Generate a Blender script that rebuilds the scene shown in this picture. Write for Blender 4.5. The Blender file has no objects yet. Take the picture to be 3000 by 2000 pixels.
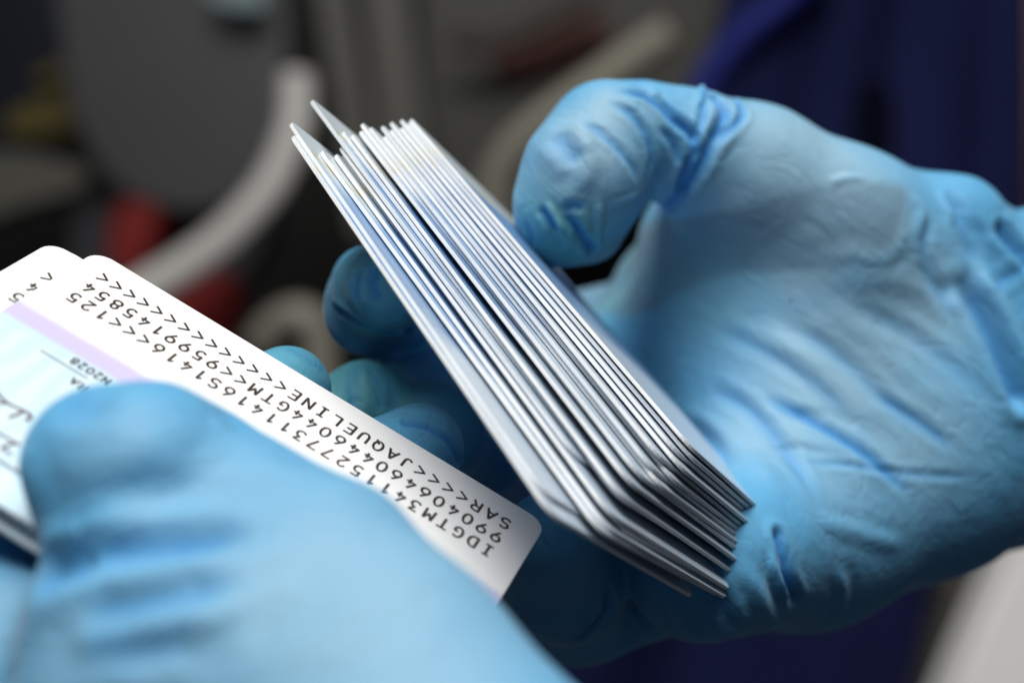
import bpy, math, random
import numpy as np
from mathutils import Matrix, Vector
from mathutils.bvhtree import BVHTree

random.seed(4)
rng = np.random.default_rng(7)
sc = bpy.context.scene

# ------------------------------------------------------------------ camera, light, exposure
F_PX, D = 4876.0, 265.0                  # focal length in photo pixels, working distance in mm
PITCH = 25.0                             # the camera looks down at the hands
CAM_H = 1.60
cd = bpy.data.cameras.new('camera')
cam = bpy.data.objects.new('camera', cd)
sc.collection.objects.link(cam)
cam.location = (0, 0, CAM_H)
cam.rotation_euler = (math.radians(90 - PITCH), 0, 0)
cd.sensor_width = 36
cd.lens = 36 * F_PX / 3000
cd.clip_start, cd.clip_end = 0.01, 50
cd.dof.use_dof = True
cd.dof.focus_distance = 0.264
cd.dof.aperture_fstop = 8.6
cd.dof.aperture_blades = 0
sc.camera = cam
CM = Matrix.Translation(cam.location) @ cam.rotation_euler.to_matrix().to_4x4()
CMn = np.array(CM)

wd = bpy.data.worlds.new('World')
sc.world = wd
wd.use_nodes = True
bg = wd.node_tree.nodes['Background']
bg.inputs[0].default_value = (0.72, 0.82, 1.0, 1)
bg.inputs[1].default_value = 0.045


def area(name, loc, target, size, power, col):
    l = bpy.data.lights.new(name, 'AREA')
    l.shape = 'RECTANGLE'
    l.size, l.size_y = size
    l.energy, l.color = power, col
    o = bpy.data.objects.new(name, l)
    sc.collection.objects.link(o)
    o.location = loc
    o.rotation_euler = (Vector(target) - Vector(loc)).to_track_quat('-Z', 'Y').to_euler()
    return o


HAND = CM @ Vector((0, 0, -0.265))
area('ceiling_lamp', (-0.02, 0.26, 2.93), HAND, (1.3, 1.0), 37.5, (1.0, 0.985, 0.95))
area('ceiling_lamp', (0.3, 1.5, 2.90), (0.1, 1.9, 0.9), (1.3, 0.7), 2, (1.0, 0.97, 0.9))

sc.view_settings.view_transform = 'Standard'
sc.view_settings.look = 'None'
sc.view_settings.exposure = 0.0
sc.view_settings.gamma = 1.0
sc.view_settings.use_curve_mapping = False
sc.cycles.use_denoising = True
sc.cycles.max_bounces = 8
sc.cycles.sample_clamp_indirect = 6


# ------------------------------------------------------------------ helpers
def P(u, v, z):
    """photo pixel (3000 x 2000) at z mm in front of (+) or behind (-) the focal plane -> camera space mm"""
    d = D - z
    return np.array([(u - 1500) / F_PX * d, -(v - 1000) / F_PX * d, z])


def world(a):
    """camera space mm (origin on the focal plane) -> world metres"""
    a = np.asarray(a, float).reshape(-1, 3) * 0.001
    a = a - np.array([0, 0, D * 0.001])
    return a @ CMn[:3, :3].T + CMn[:3, 3]


def unit(v):
    v = np.asarray(v, float)
    return v / np.linalg.norm(v)


def tag(o, label=None, cat=None, group=None, kind=None):
    if label: o['label'] = label
    if cat: o['category'] = cat
    if group: o['group'] = group
    if kind: o['kind'] = kind
    return o


def link(name, me, mats, parent=None, loc=None):
    o = bpy.data.objects.new(name, me)
    sc.collection.objects.link(o)
    for m in (mats if isinstance(mats, (list, tuple)) else [mats]):
        if m.name not in [x.name for x in me.materials if x]:
            me.materials.append(m)
    if parent: o.parent = parent
    if loc is not None: o.location = loc
    return o


def mesh_obj(name, verts_cam, faces, mats, parent=None, origin=None, smooth=False, mat_idx=None):
    """mesh from camera-space mm vertices; its origin sits at the vertices' centre or the given world point"""
    w = world(verts_cam)
    if parent is not None:
        org = np.array(parent.matrix_basis.translation)
    else:
        org = np.array(origin) if origin is not None else w.mean(0)
    me = bpy.data.meshes.new(name)
    me.from_pydata((w - org).tolist(), [], faces)
    if smooth: me.polygons.foreach_set('use_smooth', [True] * len(me.polygons))
    if mat_idx is not None: me.polygons.foreach_set('material_index', mat_idx)
    me.update()
    return link(name, me, mats, parent, None if parent is not None else Vector(org))


def empty(name, p_cam):
    o = bpy.data.objects.new(name, None)
    sc.collection.objects.link(o)
    o.location = Vector(world(p_cam)[0])
    o.empty_display_size = 0.01
    return o


# ------------------------------------------------------------------ materials
def new_mat(name):
    m = bpy.data.materials.new(name)
    m.use_nodes = True
    nt = m.node_tree
    return m, nt, nt.nodes['Principled BSDF']


def node(nt, typ, **kw):
    n = nt.nodes.new(typ)
    for k, v in kw.items(): setattr(n, k, v)
    return n


def simple_mat(name, col, rough=0.5, var=0.15, scale=30, metal=0.0, bump=0.0, spec=0.5):
    m, nt, b = new_mat(name)
    tc = node(nt, 'ShaderNodeTexCoord')
    nz = node(nt, 'ShaderNodeTexNoise')
    nz.inputs['Scale'].default_value = scale
    nz.inputs['Detail'].default_value = 5
    nt.links.new(tc.outputs['Object'], nz.inputs['Vector'])
    mx = node(nt, 'ShaderNodeMix', data_type='RGBA')
    mx.inputs['A'].default_value = (*[c * (1 - var) for c in col], 1)
    mx.inputs['B'].default_value = (*[min(1, c * (1 + var)) for c in col], 1)
    nt.links.new(nz.outputs['Fac'], mx.inputs['Factor'])
    nt.links.new(mx.outputs['Result'], b.inputs['Base Color'])
    b.inputs['Roughness'].default_value = rough
    b.inputs['Metallic'].default_value = metal
    b.inputs['Specular IOR Level'].default_value = spec
    if bump:
        bp = node(nt, 'ShaderNodeBump')
        bp.inputs['Strength'].default_value = bump
        bp.inputs['Distance'].default_value = 0.001
        nt.links.new(nz.outputs['Fac'], bp.inputs['Height'])
        nt.links.new(bp.outputs['Normal'], b.inputs['Normal'])
    return m


def glove_mat(name, axis):
    """thin blue nitrile: paler and greyer where it is stretched on the skin, deeper blue in doubled folds, with crease shade painted in"""
    m, nt, b = new_mat(name)
    L = nt.links
    tc = node(nt, 'ShaderNodeTexCoord')
    st = node(nt, 'ShaderNodeAttribute', attribute_name='stretch')
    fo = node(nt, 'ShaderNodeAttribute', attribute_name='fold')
    te = node(nt, 'ShaderNodeAttribute', attribute_name='teal')
    we = node(nt, 'ShaderNodeAttribute', attribute_name='cling_shade')
    n1 = node(nt, 'ShaderNodeTexNoise')
    n1.inputs['Scale'].default_value = 55
    n1.inputs['Detail'].default_value = 4
    L.new(tc.outputs['Object'], n1.inputs['Vector'])
    n2 = node(nt, 'ShaderNodeTexNoise')
    n2.inputs['Scale'].default_value = 1500
    n2.inputs['Detail'].default_value = 3
    L.new(tc.outputs['Object'], n2.inputs['Vector'])

    def mix(fac, a, bb):
        x = node(nt, 'ShaderNodeMix', data_type='RGBA')
        for s, v in (('A', a), ('B', bb)):
            if isinstance(v, tuple): x.inputs[s].default_value = (*v, 1)
            else: L.new(v, x.inputs[s])
        if isinstance(fac, float): x.inputs['Factor'].default_value = fac
        else: L.new(fac, x.inputs['Factor'])
        return x.outputs['Result']
    base = mix(n1.outputs['Fac'], (0.085, 0.33, 0.585), (0.12, 0.375, 0.61))
    c = mix(st.outputs['Fac'], base, (0.265, 0.43, 0.54))
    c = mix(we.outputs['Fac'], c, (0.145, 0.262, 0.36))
    c = mix(te.outputs['Fac'], c, (0.085, 0.325, 0.37))
    c = mix(fo.outputs['Fac'], c, (0.028, 0.21, 0.55))  # doubled film in the creases, darkened further as painted crease shade
    L.new(c, b.inputs['Base Color'])
    b.inputs['Roughness'].default_value = 0.56
    b.inputs['Specular IOR Level'].default_value = 0.3
    b.inputs['Subsurface Weight'].default_value = 0.22
    b.inputs['Subsurface Radius'].default_value = (0.5, 1.0, 1.6)
    b.inputs['Subsurface Scale'].default_value = 0.0012
    b.inputs['Sheen Weight'].default_value = 0.12
    b.inputs['Sheen Roughness'].default_value = 0.4
    bp = node(nt, 'ShaderNodeBump')
    bp.inputs['Strength'].default_value = 0.22
    bp.inputs['Distance'].default_value = 0.0002
    L.new(n2.outputs['Fac'], bp.inputs['Height'])
    n3 = node(nt, 'ShaderNodeTexNoise')
    n3.inputs['Scale'].default_value = 170
    n3.inputs['Detail'].default_value = 3
    n3.inputs['Distortion'].default_value = 1.2
    L.new(tc.outputs['Object'], n3.inputs['Vector'])
    b2 = node(nt, 'ShaderNodeBump')
    b2.inputs['Strength'].default_value = 0.35
    b2.inputs['Distance'].default_value = 0.0007
    L.new(n3.outputs['Fac'], b2.inputs['Height'])
    L.new(bp.outputs['Normal'], b2.inputs['Normal'])
    # fine pull lines, drawn out along one direction of the film
    ax_w = unit(CMn[:3, :3] @ np.array(axis))
    a2 = unit(np.cross(ax_w, [0.3, 0.2, 0.9])); a3 = np.cross(ax_w, a2)
    cmb = node(nt, 'ShaderNodeCombineXYZ')
    for i_, (a_, k_) in enumerate(((ax_w, 45), (a2, 330), (a3, 330))):
        dp = node(nt, 'ShaderNodeVectorMath', operation='DOT_PRODUCT')
        dp.inputs[1].default_value = tuple(a_ * k_)
        L.new(tc.outputs['Object'], dp.inputs[0])
        L.new(dp.outputs['Value'], cmb.inputs[i_])
    n4 = node(nt, 'ShaderNodeTexNoise')
    n4.inputs['Scale'].default_value = 1.0
    n4.inputs['Detail'].default_value = 3
    n4.inputs['Distortion'].default_value = 0.5
    L.new(cmb.outputs[0], n4.inputs['Vector'])
    msk = node(nt, 'ShaderNodeMath', operation='MULTIPLY')
    L.new(n4.outputs['Fac'], msk.inputs[0])
    L.new(n1.outputs['Fac'], msk.inputs[1])
    sc2 = node(nt, 'ShaderNodeVectorMath', operation='MULTIPLY')
    sc2.inputs[1].default_value = (0.8, 0.42, 0.42)
    L.new(cmb.outputs[0], sc2.inputs[0])
    n5 = node(nt, 'ShaderNodeTexNoise')
    n5.inputs['Scale'].default_value = 1.0
    n5.inputs['Detail'].default_value = 1.5
    n5.inputs['Distortion'].default_value = 0.8
    L.new(sc2.outputs[0], n5.inputs['Vector'])
    d5 = node(nt, 'ShaderNodeMath', operation='SUBTRACT'); d5.inputs[1].default_value = 0.5
    L.new(n5.outputs['Fac'], d5.inputs[0])
    a5 = node(nt, 'ShaderNodeMath', operation='ABSOLUTE')
    L.new(d5.outputs[0], a5.inputs[0])
    l5 = node(nt, 'ShaderNodeMapRange', interpolation_type='SMOOTHSTEP')
    l5.inputs['From Min'].default_value = 0.0
    l5.inputs['From Max'].default_value = 0.035
    l5.inputs['To Min'].default_value = -1.0
    l5.inputs['To Max'].default_value = 0.0
    L.new(a5.outputs[0], l5.inputs['Value'])
    k5 = node(nt, 'ShaderNodeMath', operation='MULTIPLY')
    L.new(l5.outputs['Result'], k5.inputs[0])
    L.new(n3.outputs['Fac'], k5.inputs[1])
    b5 = node(nt, 'ShaderNodeBump')
    b5.inputs['Strength'].default_value = 0.28
    b5.inputs['Distance'].default_value = 0.0006
    L.new(k5.outputs[0], b5.inputs['Height'])
    L.new(b2.outputs['Normal'], b5.inputs['Normal'])
    b3 = node(nt, 'ShaderNodeBump')
    b3.inputs['Strength'].default_value = 0.55
    b3.inputs['Distance'].default_value = 0.0011
    L.new(msk.outputs[0], b3.inputs['Height'])
    L.new(b5.outputs['Normal'], b3.inputs['Normal'])
    L.new(b3.outputs['Normal'], b.inputs['Normal'])
    return m


def card_face_mat(name):
    """printed side of an identity card, in card coordinates (metres): white strip, lilac band, pale blue field"""
    m, nt, b = new_mat(name)
    L = nt.links
    tc = node(nt, 'ShaderNodeTexCoord')
    sp = node(nt, 'ShaderNodeSeparateXYZ')
    nz = node(nt, 'ShaderNodeTexNoise')
    nz.inputs['Scale'].default_value = 60
    nz.inputs['Detail'].default_value = 2
    L.new(tc.outputs['Object'], nz.inputs['Vector'])
    L.new(tc.outputs['Object'], sp.inputs[0])
    ramp = node(nt, 'ShaderNodeValToRGB')
    mp = node(nt, 'ShaderNodeMapRange')
    mp.inputs['From Min'].default_value = -0.027
    mp.inputs['From Max'].default_value = 0.027
    L.new(sp.outputs['Y'], mp.inputs['Value'])
    ad = node(nt, 'ShaderNodeMath', operation='MULTIPLY_ADD')
    ad.inputs[1].default_value = 0.02
    L.new(nz.outputs['Fac'], ad.inputs[0])
    L.new(mp.outputs['Result'], ad.inputs[2])
    L.new(ad.outputs[0], ramp.inputs['Fac'])
    cr = ramp.color_ramp
    stops = [(0.0, (0.86, 0.855, 0.85)), (0.405, (0.86, 0.855, 0.85)), (0.435, (0.60, 0.54, 0.79)), (0.49, (0.58, 0.53, 0.79)),
             (0.515, (0.55, 0.74, 0.86)), (1.0, (0.60, 0.79, 0.88))]
    cr.elements[0].position, cr.elements[0].color = stops[0][0], (*stops[0][1], 1)
    cr.elements[1].position, cr.elements[1].color = stops[-1][0], (*stops[-1][1], 1)
    for p, c in stops[1:-1]:
        e = cr.elements.new(p)
        e.color = (*c, 1)
    # fine security line pattern in the blue field
    wv = node(nt, 'ShaderNodeTexWave', wave_type='BANDS')
    wv.inputs['Scale'].default_value = 70
    wv.inputs['Distortion'].default_value = 9
    wv.inputs['Detail'].default_value = 2
    wv.inputs['Detail Scale'].default_value = 0.6
    L.new(tc.outputs['Object'], wv.inputs['Vector'])
    gt = node(nt, 'ShaderNodeMapRange')
    gt.inputs['From Min'].default_value = 0.49
    gt.inputs['From Max'].default_value = 0.56
    gt.inputs['To Max'].default_value = 0.45
    L.new(ad.outputs[0], gt.inputs['Value'])
    ml = node(nt, 'ShaderNodeMath', operation='MULTIPLY')
    L.new(wv.outputs['Fac'], ml.inputs[0])
    L.new(gt.outputs['Result'], ml.inputs[1])
    mx = node(nt, 'ShaderNodeMix', data_type='RGBA')
    mx.inputs['B'].default_value = (0.76, 0.83, 0.86, 1)
    L.new(ml.outputs[0], mx.inputs['Factor'])
    L.new(ramp.outputs['Color'], mx.inputs['A'])
    L.new(mx.outputs['Result'], b.inputs['Base Color'])
    b.inputs['Roughness'].default_value = 0.33
    b.inputs['Specular IOR Level'].default_value = 0.4
    return m


def edge_mat(name):
    """laminated card edge: pale core between thin blue-grey outer films, each card a little different"""
    m, nt, b = new_mat(name)
    L = nt.links
    tc = node(nt, 'ShaderNodeTexCoord')
    sp = node(nt, 'ShaderNodeSeparateXYZ')
    L.new(tc.outputs['Object'], sp.inputs[0])
    ab = node(nt, 'ShaderNodeMath', operation='ABSOLUTE')
    L.new(sp.outputs['Z'], ab.inputs[0])
    mr = node(nt, 'ShaderNodeMapRange')
    mr.inputs['From Min'].default_value = 0.0002
    mr.inputs['From Max'].default_value = 0.0003
    L.new(ab.outputs[0], mr.inputs['Value'])
    oi = node(nt, 'ShaderNodeObjectInfo')
    r1 = node(nt, 'ShaderNodeValToRGB')
    r1.color_ramp.elements[0].color = (0.66, 0.70, 0.75, 1)
    r1.color_ramp.elements[1].color = (0.88, 0.88, 0.87, 1)
    r1.color_ramp.elements[1].position = 0.6
    L.new(oi.outputs['Random'], r1.inputs['Fac'])
    mx = node(nt, 'ShaderNodeMix', data_type='RGBA')
    mx.inputs['B'].default_value = (0.58, 0.66, 0.75, 1)
    L.new(mr.outputs['Result'], mx.inputs['Factor'])
    L.new(r1.outputs['Color'], mx.inputs['A'])
    nz = node(nt, 'ShaderNodeTexNoise')
    nz.inputs['Scale'].default_value = 160
    nz.inputs['Detail'].default_value = 4
    L.new(tc.outputs['Object'], nz.inputs['Vector'])
    m2 = node(nt, 'ShaderNodeMix', data_type='RGBA', blend_type='MULTIPLY')
    m2.inputs['Factor'].default_value = 0.35
    L.new(mx.outputs['Result'], m2.inputs['A'])
    L.new(nz.outputs['Fac'], m2.inputs['B'])
    hs = node(nt, 'ShaderNodeBrightContrast')
    hs.inputs['Bright'].default_value = 0.10
    L.new(m2.outputs['Result'], hs.inputs['Color'])
    L.new(hs.outputs['Color'], b.inputs['Base Color'])
    b.inputs['Roughness'].default_value = 0.4
    return m


def back_mat(name):
    """portrait side of a card: pale printed ends, shade of the bundle gaps painted deep blue in the middle"""
    m, nt, b = new_mat(name)
    L = nt.links
    tc = node(nt, 'ShaderNodeTexCoord')
    sp = node(nt, 'ShaderNodeSeparateXYZ')
    L.new(tc.outputs['Object'], sp.inputs[0])
    nz = node(nt, 'ShaderNodeTexNoise')
    nz.inputs['Scale'].default_value = 90
    nz.inputs['Detail'].default_value = 3
    L.new(tc.outputs['Object'], nz.inputs['Vector'])
    ma = node(nt, 'ShaderNodeMath', operation='MULTIPLY_ADD')
    ma.inputs[1].default_value = 0.02
    L.new(nz.outputs['Fac'], ma.inputs[0])
    L.new(sp.outputs['X'], ma.inputs[2])
    mr = node(nt, 'ShaderNodeMapRange')
    mr.inputs['From Min'].default_value = -0.043 + 0.01
    mr.inputs['From Max'].default_value = 0.043 + 0.01
    L.new(ma.outputs[0], mr.inputs['Value'])
    r = node(nt, 'ShaderNodeValToRGB')
    e = r.color_ramp.elements
    e[0].position, e[0].color = 0.0, (0.62, 0.70, 0.76, 1)
    e[1].position, e[1].color = 1.0, (0.50, 0.60, 0.72, 1)
    for p, c in ((.12, (.60, .68, .72)), (.15, (.55, .52, .34)), (.18, (.55, .66, .76)), (.24, (.16, .33, .62)), (.55, (.22, .36, .58)), (.66, (.55, .66, .78))):  # deep blue stops paint in the shade between bundled cards
        x = e.new(p); x.color = (*c, 1)
    L.new(mr.outputs['Result'], r.inputs['Fac'])
    L.new(r.outputs['Color'], b.inputs['Base Color'])
    b.inputs['Roughness'].default_value = 0.28
    return m


M_GLOVE = glove_mat('blue_nitrile', (.72, -.62, .3))
M_GLOVE2 = glove_mat('blue_nitrile_thumb', (.88, .42, .2))
M_FACE = card_face_mat('card_print')
M_EDGE = edge_mat('card_edge_plastic')
M_BACK = back_mat('card_portrait_print_gap_shade')
M_INK = simple_mat('black_brown_ink', (0.035, 0.020, 0.014), 0.5, 0.3, 900)
M_INK_GREY = simple_mat('grey_ink', (0.30, 0.33, 0.35), 0.5, 0.2, 900)
M_INK_BROWN = simple_mat('brown_ink', (0.10, 0.055, 0.065), 0.5, 0.3, 900)

# ------------------------------------------------------------------ setting behind the hands
M_DARK = simple_mat('charcoal_wall_paint', (0.016, 0.015, 0.013), 0.8, 0.35, 6)
M_PANEL = simple_mat('grey_moulded_plastic', (0.040, 0.041, 0.046), 0.5, 0.15, 8)
M_POST = simple_mat('olive_grey_enamel', (0.085, 0.082, 0.066), 0.5, 0.15, 12)
M_TUBE = simple_mat('light_grey_tube_paint', (0.62, 0.60, 0.57), 0.45, 0.12, 14)
M_TUBE2 = simple_mat('warm_grey_tube_paint', (0.30, 0.285, 0.23), 0.45, 0.12, 14)
M_RED = simple_mat('red_plastic', (0.20, 0.005, 0.004), 0.4, 0.2, 14)
M_RUST = simple_mat('dull_red_paint', (0.10, 0.022, 0.012), 0.6, 0.3, 10)
M_MUSTARD = simple_mat('mustard_paper', (0.10, 0.075, 0.006), 0.6, 0.2, 10)
M_SCREEN = simple_mat('blue_black_glass', (0.010, 0.012, 0.022), 0.25, 0.2, 6)
M_NAVY = simple_mat('navy_cloth', (0.011, 0.014, 0.058), 0.95, 0.45, 5, spec=0.08)
M_NAVY2 = simple_mat('painted_hollow_shade', (0.003, 0.003, 0.010), 0.95, 0.35, 16, spec=0.03)
M_WHITE = simple_mat('off_white_panel_paint', (0.9, 0.89, 0.87), 0.6, 0.06, 8)
M_PALE = simple_mat('pale_green_paper', (0.22, 0.30, 0.30), 0.7, 0.1, 8)


BK, BS = 1.8, 1.65                       # depth and size scale of the things far behind the hands


def slab(name, px, z, thick, mat, rnd=0.0, parent=None):
    """plate cut to an outline (photo pixels at depth z mm or (u,v,z) triples), extruded away from the camera"""
    pts = [P(q[0], q[1], z * BK) for q in px]
    thick, rnd = thick * BS, rnd * BS
    if rnd:
        out = []
        n = len(pts)
        for i in range(n):
            a, b_, c = pts[i - 1], pts[i], pts[(i + 1) % n]
            r1 = min(rnd, np.linalg.norm(a - b_) * .45); r2 = min(rnd, np.linalg.norm(c - b_) * .45)
            p0 = b_ + unit(a - b_) * r1; p1 = b_ + unit(c - b_) * r2
            for t in np.linspace(0, 1, 6):
                out.append((1 - t) ** 2 * p0 + 2 * t * (1 - t) * b_ + t * t * p1)
        pts = out
    n = len(pts)
    nrm = unit(np.cross(pts[1] - pts[0], pts[-1] - pts[0]))
    c = np.mean(pts, 0)
    if nrm @ (np.array([0, 0, D]) - c) < 0: nrm = -nrm
    bv = min(thick * .25, 4)
    rings = []
    for off, shr in ((0, bv), (-bv, 0), (-thick, 0)):
        rings.append([p + nrm * off + unit(c - p) * shr for p in pts])
    V = [p for r in rings for p in r]
    Fs = [list(range(n)), list(range(3 * n - 1, 2 * n - 1, -1))]
    for k in (0, 1):
        for i in range(n):
            j = (i + 1) % n
            Fs.append([k * n + i, (k + 1) * n + i, (k + 1) * n + j, k * n + j])
    return mesh_obj(name, V, Fs, mat, parent)


def smooth_path(pts, n=10):
    pts = [np.array(p, float) for p in pts]
    out = []
    for i in range(len(pts) - 1):
        p0, p1, p2, p3 = pts[max(i - 1, 0)], pts[i], pts[i + 1], pts[min(i + 2, len(pts) - 1)]
        for t in np.linspace(0, 1, n, endpoint=False):
            out.append(.5 * (2 * p1 + (p2 - p0) * t + (2 * p0 - 5 * p1 + 4 * p2 - p3) * t * t + (3 * p1 - p0 - 3 * p2 + p3) * t ** 3))
    out.append(pts[-1])
    return out


def tube(name, path, r, mat, parent=None, seg=14, near=False):
    pts = smooth_path([P(u, v, z if near else z * BK) for u, v, z in path])
    r = r if near else r * BS
    V, Fs = [], []
    up = np.array([0.2, 0.3, 0.93])
    n = len(pts)
    for i, p in enumerate(pts):
        t = unit(pts[min(i + 1, n - 1)] - pts[max(i - 1, 0)])
        a = unit(np.cross(t, up)); b_ = np.cross(t, a)
        for k in range(seg):
            an = 2 * math.pi * k / seg
            V.append(p + (a * math.cos(an) + b_ * math.sin(an)) * r)
    for i in range(n - 1):
        for k in range(seg):
            q = (k + 1) % seg
            Fs.append([i * seg + k, i * seg + q, (i + 1) * seg + q, (i + 1) * seg + k])
    Fs.append(list(range(seg - 1, -1, -1)))
    Fs.append([(n - 1) * seg + k for k in range(seg)])
    return mesh_obj(name, V, Fs, mat, parent, smooth=True)


w = slab('wall', [(-1500, -1200), (4500, -1200), (4500, 3200), (-1500, 3200)], -1500, 40, M_DARK)
tag(w, kind='structure')
# dark machine housing at the left
o = empty('machine_housing', P(450, 500, -900 * 1.8))
tag(o, 'blurred grey moulded machine housing behind the left card stack', 'machine')
slab('front_panel', [(150, -120), (820, -120), (850, 60), (835, 330), (760, 560), (560, 640), (330, 560), (200, 330)], -860, 120, M_PANEL, 25, o)
tube('rim', [(868, 225, -800), (868, 330, -795), (845, 430, -790), (780, 560, -785), (660, 690, -780), (540, 780, -775), (420, 850, -770), (300, 920, -765)], 11, M_TUBE, o)
slab('dark_lower_cover', [(230, 560), (820, 560), (760, 760), (500, 980), (150, 1000)], -900, 60, simple_mat('slate_plastic', (0.020, 0.021, 0.027), .6, .2, 8), 20, o)
tag(slab('red_fitting', [(340, 570), (470, 600), (450, 720), (380, 830), (300, 760)], -840, 40, M_RED, 18),
    'small dark red fitting left of the pale curved rim', 'fitting')
tag(slab('red_fitting', [(500, 790), (690, 790), (690, 960), (590, 1010), (470, 900)], -840, 40, M_RED, 18),
    'bright red fitting just above the printed card edge', 'fitting')
o = empty('screen', P(150, 250, -1000 * 1.8))
tag(o, 'blue black screen with mustard sticker at the upper left', 'screen')
slab('glass', [(-300, -200), (520, -200), (380, 160), (240, 420), (-300, 520)], -1000, 30, M_SCREEN, 20, o)
slab('sticker', [(10, 340), (130, 280), (300, 215), (320, 350), (160, 400), (20, 395)], -985, 3, M_MUSTARD, 6, o)
slab('sticker', [(90, 220), (270, 140), (290, 165), (120, 250)], -985, 3, M_MUSTARD, 4, o)
tag(slab('shelf_bar', [(-200, 450), (80, 440), (260, 490), (260, 550), (60, 610), (-200, 700)], -880, 40, M_POST, 15),
    'grey bar at the left edge under the dark screen', 'bar')
tag(slab('paper_sheet', [(600, -80), (775, -80), (780, 25), (700, 30), (620, 5)], -830, 3, M_PALE, 5),
    'pale green paper corner at the top edge', 'paper')
# upright posts
tag(slab('post', [(905, -150), (1000, -150), (1095, 420), (1110, 700), (1030, 700), (985, 380)], -1050, 40, M_POST, 8),
    'slim olive grey post, the left one of the upright pair', 'post')
tag(slab('post', [(1050, -150), (1180, -150), (1250, 420), (1260, 800), (1150, 800), (1110, 420)], -1060, 40, M_POST, 8),
    'wide olive grey post, the right one of the upright pair', 'post')
# second machine, centre
o = empty('cabinet', P(1600, 200, -1150 * 1.8))
tag(o, 'dark cabinet with a dull red stripe behind the bent grey tube', 'cabinet')
slab('door', [(1230, -200), (2150, -200), (2080, 250), (1700, 700), (1250, 900)], -1180, 80, simple_mat('dark_olive_plastic', (0.032, 0.030, 0.022), .5, .2, 8), 20, o)
slab('stripe', [(1420, 180), (1500, 130), (1650, 60), (1790, 40), (1800, 130), (1640, 200), (1500, 240)], -1160, 6, M_RUST, 20, o)
tube('handle', [(1340, 110, -1120), (1390, 130, -1115), (1500, 110, -1110), (1620, 50, -1105), (1760, -20, -1100)], 9, simple_mat('brown_grey_plastic', (0.08, 0.066, 0.055), .5, .2, 8), o)
tag(tube('bent_tube', [(1965, 95, -700), (1850, 170, -705), (1700, 275, -710), (1580, 365, -715), (1500, 440, -720), (1455, 520, -725), (1440, 620, -730), (1445, 800, -735)], 9.5, M_TUBE2),
    'warm grey bent tube rising behind the gloved thumb', 'tube')
tag(tube('bent_tube', [(760, 1010, -760), (800, 960, -755), (860, 925, -750), (910, 940, -750), (935, 1000, -752), (940, 1150, -755)], 10, M_TUBE2),
    'short grey curved tube end above the teal fingertip', 'tube')


# navy cloth at the right: a hanging, gently folded sheet with thickness
def cloth(name, u0, u1, v0, v1, z, mat, folds, nu=60, nv=30, th=4):
    V = []
    for layer in (0, 1):
        for j in range(nv + 1):
            for i in range(nu + 1):
                a, b_ = i / nu, j / nv
                u = u0(b_) + (u1(b_) - u0(b_)) * a
                dz = sum(A * math.sin(a * k + b_ * s + ph) for A, k, s, ph in folds)
                V.append(P(u, v0 + (v1 - v0) * b_, z * BK + dz - layer * th))
    n1 = (nu + 1) * (nv + 1)
    Fs = []
    for layer in (0, 1):
        for j in range(nv):
            for i in range(nu):
                q = [layer * n1 + j * (nu + 1) + i, layer * n1 + j * (nu + 1) + i + 1, layer * n1 + (j + 1) * (nu + 1) + i + 1, layer * n1 + (j + 1) * (nu + 1) + i]
                Fs.append(q[::-1] if layer == 0 else q)
    rim = [i for i in range(nu + 1)] + [j * (nu + 1) + nu for j in range(1, nv + 1)] + [nv * (nu + 1) + i for i in range(nu - 1, -1, -1)] + [j * (nu + 1) for j in range(nv - 1, 0, -1)]
    for k in range(len(rim)):
        a, b_ = rim[k], rim[(k + 1) % len(rim)]
        Fs.append([a, b_, n1 + b_, n1 + a])
    return mesh_obj(name, V, Fs, mat, smooth=True)


nv = tag(cloth('navy_sheet', lambda b: 2195 - 856 * b, lambda b: 3020, -250, 2600, -620, M_NAVY,
          [(26, 7, 2.0, 0.4), (10, 15, -1.5, 1.2), (4, 29, 3, 0.2)]),
    'dark navy blue plastic sheet behind the gloved hand', 'sheet')
tube('edge_highlight', [(2420, -120, -600), (2300, 0, -600), (2170, 110, -600), (2060, 250, -600), (2020, 420, -600)], 7, simple_mat('painted_navy_highlight', (0.014, 0.020, 0.15), .7, .3, 12, spec=.15), nv)  # added tube, its brighter blue paints a highlight along the sheet's edge
slab('opening_shade', [(2520, 240), (2600, 230), (2625, 330), (2620, 460), (2540, 480), (2500, 360)], -596, 3, M_NAVY2, 8, nv)  # dark plate before the sheet, painted as the shade inside a hole
tag(tube('door_edge', [(3020, -200, -640), (3012, 300, -640), (3002, 560, -640), (3010, 900, -640)], 5, simple_mat('tan_wood', (0.22, 0.13, 0.06), .5, .2, 20)),
    'thin tan strip at the far right edge', 'strip')
tag(slab('post', [(2800, 1500), (2905, 1500), (2840, 1800), (2760, 2150), (2690, 2150), (2770, 1800)], -560, 30, M_POST, 6),
    'olive grey post below the glove cuff at lower right', 'post')
tag(slab('panel', [(3060, 1440), (3400, 1200), (3400, 2400), (2660, 2400), (2770, 2080), (2890, 1800)], -430, 30, M_WHITE, 12),
    'off white panel filling the lower right corner', 'panel')

# ------------------------------------------------------------------ identity cards
CW, CH, CT, CR = 84.0, 54.0, 0.64, 3.2


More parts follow.
